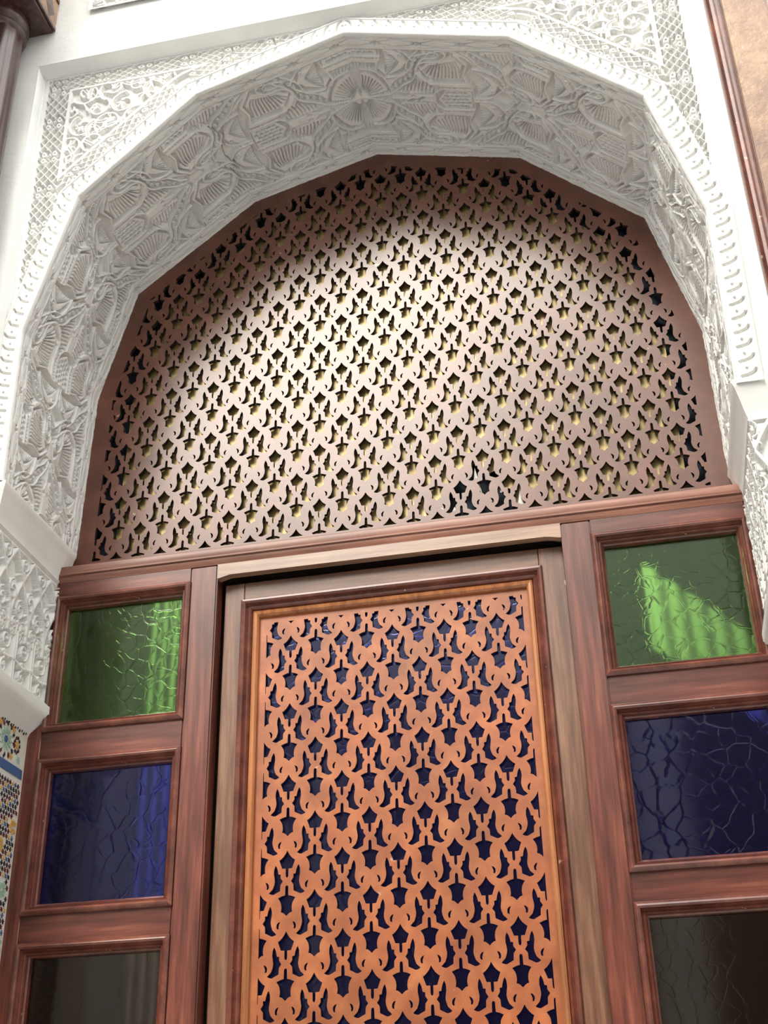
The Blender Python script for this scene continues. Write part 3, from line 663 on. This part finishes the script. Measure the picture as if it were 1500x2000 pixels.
rosl = [(-0.06, -1.22, 't_ochre'), (-0.10, -1.62, 't_mint'), (-0.20, -1.36, 't_ochre'), (-0.33, -1.08, 't_blue'), (-0.40, -1.62, 't_mint'), (-0.06, -1.95, 't_mint'), (-0.30, -2.0, 't_blue')]
for (y_, z_, c_) in rosl:
    for i in range(8): piece((y_, z_), kite(0.012, 0.055, 0.014, i * math.pi / 4), c_)
while z > -2.7:
    for k in range(20):
        y = -0.022 - 0.036 * k - (0.018 if row % 2 else 0)
        if y < -0.62: break
        if any(math.hypot(y - a, z - b) < 0.062 for a, b, _ in rosl): continue
        mat_ = ('t_black', 't_red', 't_black', 't_red', 't_blue', 't_black', 't_ochre')[(row * 3 + k * 2) % 7]
        piece((y, z), star(0.0175, 4, 0.42, 0.3 * (row % 3)), mat_)
    row += 1; z -= 0.034
placed.sort(key=lambda p: math.dist(p[3], (-0.05, -1.2)))
for v, f, mt_, c in placed[:280]: mesh('tile', v, f, mt_, tile)
rest = placed[280:]
for mt_ in stacks:
    V_, F_ = [], []
    for v, f, m2, c in rest:
        if m2 == mt_: o_ = len(V_); V_ += v; F_ += [tuple(i + o_ for i in g) for g in f]
    if V_: mesh('far_tiles', V_, F_, mt_, tile)['kind'] = 'stuff'

# ================================================================== FRETWORK
penta = [(0, 0), (.010, -.019), (.022, -.036), (.036, -.050), (.0507, -.060), (.041, -.086), (.032, -.1105), (.0088, -.1115), (.0088, -.152), (.006, -.163), (0, -.167)]
shield = [(0, -.214), (.006, -.2165), (.0092, -.224), (.0105, -.2735), (.030, -.278), (.0552, -.289), (.043, -.306), (.036, -.322), (.0325, -.345), (.0335, -.360), (.0362, -.3735), (.025, -.376), (.014, -.3835), (0, -.3977)]
wing = [(.0745, -.089), (.083, -.113), (.0845, -.140), (.080, -.166), (.0775, -.186), (.0805, -.206), (.090, -.232), (.1146, -.256), (.100, -.264), (.085, -.267), (.0431, -.246), (.0412, -.209), (.0262, -.189), (.041, -.167), (.040, -.146), (.0545, -.144), (.060, -.117), (.067, -.099)]
comma = [(.0385, .0580), (.0515, .053), (.0605, .041), (.0615, .026), (.057, .0145), (.047, .0140), (.0490, .029), (.0445, .0425)]
mir = lambda p: [(-a, b) for a, b in p][::-1]
HOLES = [penta + mir(penta)[1:-1], shield + mir(shield)[1:-1], wing, mir(wing), comma, mir(comma)]
def clip_poly(poly, conv):
    out = poly
    for i in range(len(conv)):
        a, b = conv[i], conv[(i + 1) % len(conv)]; inp, out = out, []
        f = lambda p: (b[0] - a[0]) * (p[1] - a[1]) - (b[1] - a[1]) * (p[0] - a[0])
        for j in range(len(inp)):
            p, q = inp[j - 1], inp[j]; fp, fq = f(p), f(q)
            if (fp >= 0) != (fq >= 0):
                t = fp / (fp - fq); out.append((p[0] + t * (q[0] - p[0]), p[1] + t * (q[1] - p[1])))
            if fq >= 0: out.append(q)
        if len(out) < 3: return []
    return out
def area(p): return 0.5 * sum(p[i - 1][0] * p[i][1] - p[i][0] * p[i - 1][1] for i in range(len(p)))
def fretboard(name, outline, clip, tips, sx, sz, y0, y1, mat, parent):
    V, Fc = [], []
    def add(poly):
        s0 = len(V); V.extend(Vector(p) for p in poly); Fc.append(list(range(s0, s0 + len(poly))))
    add(outline)
    for tx, tz in tips:
        for hole in HOLES:
            pl = [(tx + a * sx, tz + b * sz) for a, b in hole]
            inside = all(all((clip[(i + 1) % len(clip)][0] - clip[i][0]) * (p[1] - clip[i][1]) - (clip[(i + 1) % len(clip)][1] - clip[i][1]) * (p[0] - clip[i][0]) >= 0 for i in range(len(clip))) for p in pl)
            if not inside: pl = clip_poly(pl, clip)
            if len(pl) < 3: continue
            if area(pl) < 0: pl = pl[::-1]
            if area(pl) < 0.00025 and not inside: continue
            add(pl)
    v, e, f, ov, oe, of = delaunay_2d_cdt(V, [], Fc, 1, 1e-6)
    tri = [t for t, o in zip(f, of) if list(o) == [0]]
    cnt = {}
    for t in tri:
        for i in range(len(t)): k = (t[i - 1], t[i]); cnt[k] = cnt.get(k, 0) + 1
    n = len(v); verts = [(p.x, y0, p.y) for p in v] + [(p.x, y1, p.y) for p in v]; faces = []
    for t in tri: faces.append(tuple(t)); faces.append(tuple(i + n for i in reversed(t)))
    nf = len(faces)
    for (a, b) in cnt:
        if (b, a) not in cnt: faces.append((b, a, a + n, b + n))
    o = mesh(name, verts, faces, mat, parent); o.data.materials.append(M['near_black'])
    for p in o.data.polygons[nf:]: p.material_index = 1
    return o

# ------------------------------------------------------------------ fanlight
fan = thing('fanlight', (0, YB, 0.66), 'brown fretted wooden fanlight filling the arch above the coloured panes', 'fanlight')
def inset_arch(d, zb):
    P = [(x, z) for x, z in BKV]; o = offset_poly(P, -d)[::-1]
    o[0] = (o[0][0], max(o[0][1], zb)); o[-1] = (o[-1][0], max(o[-1][1], zb))
    pts = [(x, z) for x, z in o if z > zb + 0.05]
    return [(pts[-1][0], zb), (pts[0][0], zb)] + pts
outl = inset_arch(-0.03, 0.62); clipa = inset_arch(0.125, 0.795)
if area(clipa) < 0: clipa = clipa[::-1]
if area(outl) < 0: outl = outl[::-1]
tipsA = [(-0.001 + 0.3427 * k, 1.3255 + 0.4698 * j) for k in range(-8, 9) for j in range(-3, 8)] + [(0.1705 + 0.3427 * k, 1.5555 + 0.4698 * j) for k in range(-8, 9) for j in range(-3, 8)]
tipsA = [t for t in tipsA if abs(t[0]) < 2.45 and 0.5 < t[1] < 4.7]
fretboard('fret_panel', outl, clipa, tipsA, 0.972, 0.966, YB, YB + 0.032, 'fret_top', fan)
# gold film behind, torn low down right of centre
go = inset_arch(0.27, 0.66)
if area(go) < 0: go = go[::-1]
tear = [(0.36, 0.67), (0.42, 0.86), (0.36, 0.98), (0.45, 1.08), (0.47, 1.20), (0.56, 1.17), (0.62, 1.24), (0.68, 1.12), (0.76, 1.16), (0.80, 1.02), (0.90, 0.98), (0.88, 0.85), (0.97, 0.78), (0.95, 0.67)]
if area(tear) < 0: tear = tear[::-1]
gv = [Vector(p) for p in go] + [Vector(p) for p in tear]
v, e, f, ov, oe, of = delaunay_2d_cdt(gv, [], [list(range(len(go))), list(range(len(go), len(gv)))], 1, 1e-6)
yg = YB + 0.055
mesh('gold_backing', [(p.x, yg, p.y) for p in v], [tuple(t) for t, o_ in zip(f, of) if list(o_) == [0]], 'gold', fan)['label'] = 'gold film behind the fretwork'
for (a, b, c) in (((0.62, 1.20), (0.68, 0.88), (0.59, 0.93)), ((0.46, 0.90), (0.52, 0.74), (0.41, 0.78)), ((0.93, 1.02), (0.97, 0.74), (0.91, 0.85)), ((0.80, 1.06), (0.85, 0.92), (0.79, 0.96))):
    vv = [(p[0], yg - 0.012 - 0.01 * i, p[1]) for i, p in enumerate((a, b, c))]; vv += [(x, y + 0.004, z) for x, y, z in vv]
    mesh('torn_scrap', vv, [(0, 1, 2), (5, 4, 3), (0, 3, 4, 1), (1, 4, 5, 2), (2, 5, 3, 0)], 'cloth', fan)['label'] = 'white torn scrap hanging in the tear'
box('added_backing', (-2.42, 0.325, 0.62), (2.42, 0.338, 4.55), M['navy'], fan, 0)  # added dark board in place of unlit depth behind the holes and tear
# ------------------------------------------------------------------ transom moulding above the screen
tr = thing('transom_rail', (0, 0.0, 0.53), 'moulded red brown wooden rail under the fretted fanlight', 'rail')
bar_x('cornice_moulding', [(0.205, 0.60), (0.205, 0.70), (0.10, 0.69), (0.0, 0.665), (-0.026, 0.652), (-0.030, 0.646), (-0.022, 0.600), (-0.026, 0.597), (-0.026, 0.586), (-0.012, 0.580), (-0.014, 0.566), (-0.002, 0.545), (0.0, 0.535), (0.06, 0.535)], -2.385, 2.385, 'rail_top', tr)
# ------------------------------------------------------------------ side lights (left and right): stiles, rails, mouldings, panes
ROWS = [(0.427, -0.577), (-0.763, -1.774), (-1.94, -2.95)]
MP = [(0, 0.004), (0.0, -0.014), (0.010, -0.026), (0.024, -0.030), (0.036, -0.022), (0.040, -0.002), (0.048, 0.010), (0.058, 0.006), (0.066, 0.016), (0.068, 0.042), (0.078, 0.050), (0.080, 0.075)]
for sx, nm in ((-1, 'left'), (1, 'right')):
    lab = {'left': 'red brown wooden side frame holding green, blue and smoky panes, left of the door', 'right': 'red brown wooden side frame holding green, blue and smoky panes, right of the door'}[nm]
    sf = thing('sidelight_frame', (sx * 1.84, 0.0, FL + 0.02), lab, 'window frame')
    X = lambda a, b: (min(sx * a, sx * b), max(sx * a, sx * b))
    a, b = X(1.19, 1.385); st = box('stile', (a, 0, FL + 0.02), (b, 0.14, 0.535), 'wood_z', sf, 0.010, 2)
    a, b = X(2.374, 2.484); box('stile', (a, 0.0, FL + 0.02), (b, 0.14, 0.535), 'wood_z', sf, 0.008)
    a, b = X(1.385, 2.374)
    box('rail', (a, 0, 0.42), (b, 0.13, 0.535), 'wood_x', sf, 0.003)
    box('rail', (a, 0, -0.768), (b, 0.13, -0.572), 'wood_x', sf, 0.003)
    box('rail', (a, 0, -1.945), (b, 0.13, -1.769), 'wood_x', sf, 0.003)
    box('rail', (a, 0, -3.15), (b, 0.13, -2.945), 'wood_x', sf, 0.003)
    box('kick_panel', (a, 0.03, FL + 0.05), (b, 0.10, -3.14), 'wood_z', sf, 0.003)
    for (zt, zb), gm, gl in zip(ROWS, ('green', 'blue', 'smoke'), ('green textured glass', 'deep blue textured glass', 'smoky brown glass')):
        a, b = X(1.379, 2.379)
        frame_moulding(a, b, zb, zt, MP, 'red_bead', sf, back=0.11)
        box('glass_pane', (a + 0.06, 0.080, zb + 0.06), (b - 0.06, 0.092, zt - 0.06), gm, sf, 0)['label'] = gl

# ------------------------------------------------------------------ head beam with stopped chamfer, above the door leaf
hb = thing('lintel', (0, 0, 0.43), 'brown wooden head rail, reflection painted in, with stopped ends directly above the door', 'beam')
pts = [(-1.19, 0.535), (-1.19, 0.428), (-1.175, 0.428), (-1.14, 0.437), (-1.10, 0.447), (1.08, 0.447), (1.13, 0.440), (1.175, 0.428), (1.19, 0.428), (1.19, 0.535)]
n = len(pts); vv = [(x, -0.002, z) for x, z in pts] + [(x, 0.060, z) for x, z in pts]
box('shade_board', (-1.40, 0.212, 0.30), (1.40, 0.23, 0.60), 'near_black', hb, 0)  # dark boards added for the shade in the gaps round the door leaf
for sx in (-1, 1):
    a, b = sorted((sx * 1.10, sx * 1.40)); box('shade_board', (a, 0.212, FL + 0.03), (b, 0.23, 0.30), 'near_black', hb, 0)
mesh('lintel_board', vv, [tuple(range(n))[::-1], tuple(range(n, 2 * n))] + [(i, (i + 1) % n, (i + 1) % n + n, i + n) for i in range(n)], 'beam', hb, 30)

# ------------------------------------------------------------------ door leaf
dl = thing('door_leaf', (0, 0.10, FL + 0.03), 'wooden door leaf with orange fretwork over blue glass', 'door')
YL = 0.10; LB = -4.2
for sx in (-1, 1):
    a, b = sorted((sx * 1.02, 1.189 if sx > 0 else -1.163)); box('stile', (a, YL, FL + 0.03), (b, YL + 0.11, 0.418), 'leaf_z', dl, 0.006)
box('rail', (-1.02, YL + 0.0005, 0.275), (1.02, YL + 0.11, 0.418), 'leaf_x', dl, 0.004)
box('rail', (-1.02, YL, LB - 0.25), (1.02, YL + 0.11, LB + 0.02), 'leaf_x', dl, 0.004)
box('kick_panel', (-1.02, YL + 0.03, FL + 0.04), (1.02, YL + 0.09, LB - 0.24), 'leaf_z', dl, 0.004)
frame_moulding(-1.04, 1.04, LB, 0.287, [(0, YL), (0.0, YL - 0.012), (0.008, YL - 0.024), (0.022, YL - 0.028), (0.034, YL - 0.018), (0.038, YL + 0.004), (0.046, YL + 0.012), (0.054, YL + 0.006), (0.064, YL + 0.014), (0.072, YL + 0.034), (0.074, YL + 0.05)], 'red_bead', dl)
frame_moulding(-0.966, 0.966, LB + 0.074, 0.213, [(0, YL + 0.045), (0.002, YL + 0.034), (0.014, YL + 0.028), (0.030, YL + 0.032), (0.042, YL + 0.046), (0.044, YL + 0.068)], 'bead', dl, name='bead')
YT = 0.168
clipd = [(-0.874, -3.95), (0.884, -3.95), (0.884, 0.124), (-0.874, 0.124)]
outd = [(-0.93, LB + 0.1), (0.93, LB + 0.1), (0.93, 0.19), (-0.93, 0.19)]
td = [(0.002 + 0.3525 * k, -0.9600 - 0.4875 * j) for k in range(-3, 4) for j in range(-3, 8)] + [(0.1785 + 0.3525 * k, -1.2065 - 0.4875 * j) for k in range(-4, 4) for j in range(-4, 7)]
td = [t for t in td if abs(t[0]) < 1.1 and -4.3 < t[1] < 0.6]
fretboard('fret_panel', outd, clipd, td, 1.0, 1.0, YT, YT + 0.020, 'fret_door', dl)
box('glass_pane', (-0.93, YT + 0.026, LB + 0.1), (0.93, YT + 0.038, 0.175), 'blue_door', dl, 0)['label'] = 'blue glass behind the fretwork'

# ------------------------------------------------------------------ curtain cloths added inside to give the bright patches in the coloured glass
def backdrop(name, x0, x1, z0, z1, y, slope=0.0, folds=9, label='', amp=0.03, zs=0.0):
    U, V = np.meshgrid(np.linspace(0, 1, 60), np.linspace(0, 1, 24), indexing='ij')
    P = np.stack([x0 + (x1 - x0) * U + slope * (V - 0.5), y + amp * np.sin(U * folds * 6.28 + V), z0 + (z1 - z0) * V + zs * U], 2)
    o = grid_mesh(name, P, 'cloth', None, 180)
    md = o.modifiers.new('thickness', 'SOLIDIFY'); md.thickness = 0.004
    return tagged(o, label, 'backdrop')
backdrop('backdrop', -2.36, -1.55, -3.0, 3.0, 1.6, label='pale curtain added inside, glowing through the right edge of the left green pane')
backdrop('backdrop', 1.72, 3.05, 0.28, 1.02, 1.7, zs=-1.25, amp=0.012, label='pale cloth added inside, glowing through the right green pane')

# ------------------------------------------------------------------ left column with bracket, right pier, upper frieze
colm = thing('wooden_column', (-2.98, YF - 0.22, FL), 'dark polished wooden column at the upper left corner', 'column')
cx, cy, r = -2.785, yo - 0.195, 0.19
verts, faces = [], []; nn = 64
for z_ in (FL, 4.83):
    for k in range(nn):
        a = 2 * math.pi * k / nn; rr = r * (1 - 0.045 * (0.5 + 0.5 * math.cos(12 * a)) ** 2); verts.append((cx + rr * math.cos(a), cy + rr * math.sin(a), z_))
faces = [(k, (k + 1) % nn, (k + 1) % nn + nn, k + nn) for k in range(nn)]
mesh('shaft', verts, faces, 'dark_wood', colm, 180)
lathe('collar', (cx, cy), [(0.18, 4.810), (0.205, 4.830), (0.215, 4.855), (0.205, 4.880), (0.19, 4.890), (0.205, 4.910), (0.225, 4.940), (0.225, 4.970), (0.21, 4.985), (0.215, 5.010)], 'dark_wood', colm)
br = thing('bracket_block', (-2.9, YF - 0.5, 5.18), 'dark wooden bracket with gilded painted side above the column, top left corner', 'bracket')
box('block', (-3.7, YF - 1.3, 5.012), (-2.425, yo - 0.002, 6.4), 'dark_wood', br, 0.012)
box('painted_side', (-2.426, YF - 1.25, 5.04), (-2.414, yo - 0.008, 6.35), 'gilt', br, 0.004)
bar_ = [(-2.416, YF - 1.25), (-2.402, YF - 1.24), (-2.402, yo - 0.02), (-2.416, yo - 0.006)]
for k, zz in enumerate((5.02, 5.35, 5.73)):
    sweep_profile('batten', bar_, [((0, 0, zz), (1, 0, 0), (0, 1, 0)), ((0, 0, zz + 0.03), (1, 0, 0), (0, 1, 0))], 'dark_wood', br)
for i in range(6):                                    # painted lozenges standing slightly proud
    y_ = YF - 0.24 - 0.2 * i
    mesh('lozenge', [(-2.414, y_ - 0.08, 5.18), (-2.414, y_, 5.07), (-2.414, y_ + 0.08, 5.18), (-2.414, y_, 5.32), (-2.406, y_, 5.18)], [(0, 1, 4), (1, 2, 4), (2, 3, 4), (3, 0, 4)], 'dark_wood', br)
pier = thing('painted_pier', (3.1, YF - 0.2, FL), 'brown moulded wooden pier with worn gilt panels along the right edge', 'pier')
yp = yo - 0.045
prof = [(2.610, yo - 0.002), (2.610, yp), (2.618, yp - 0.012), (2.631, yp), (2.636, yp - 0.022), (2.654, yp - 0.030), (2.670, yp - 0.020), (2.676, yp - 0.004), (2.691, yp - 0.012), (2.706, yp - 0.002), (2.714, yp + 0.018), (2.786, yp + 0.03), (2.786, yo - 0.002)]
bar_z('moulding', prof, FL, TOPW - 0.5, 'red_bead', pier)
box('gilt_panel', (2.72, yp + 0.008, FL), (3.10, yo - 0.002, TOPW - 0.5), 'gilt', pier, 0.004)
prof2 = [(3.02, yp + 0.02), (3.02, yp - 0.016), (3.035, yp - 0.03), (3.055, yp - 0.02), (3.065, yp - 0.034), (3.085, yp - 0.020), (3.09, yp + 0.02)]
bar_z('moulding', prof2, FL, TOPW - 0.5, 'red_bead', pier)
box('outer_panel', (3.095, yp + 0.002, FL), (3.7, yo - 0.002, TOPW - 0.5), 'wood_z', pier, 0.004)

fz = thing('upper_frieze', (0, yo, 5.24), 'small carved white frieze panel at the very top left of the wall', 'wall carving')
F = Field(-2.13, 2.13, 5.18, 5.64, 0.007); F.mask = (F.V > 5.205) & (F.V < 5.61) & (np.abs(F.U) < 2.10)
for cxx in (-1.5, 0.9): scrolls(F, cxx, 5.40, 2)
F.mask = None
H = np.where((F.V < 5.195) | (F.V > 5.63) | (np.abs(F.U) > 2.115), 1.0, F.h)
grid_mesh('frieze_panel', np.stack([F.U, yo - 0.002 - 0.030 * H, F.V], 2), 'plaster', fz, 180, flip=True)

# ------------------------------------------------------------------ unseen lamp added inside to light the cloths and the room
ld = bpy.data.lights.new('inner_fill_lamp', 'POINT'); ld.energy = 40; ld.shadow_soft_size = 0.12; ld.color = (1.0, 0.93, 0.80)
lo = bpy.data.objects.new('inner_fill_lamp', ld); lo.location = W((0.1, 0.62, 1.3)); link(lo)
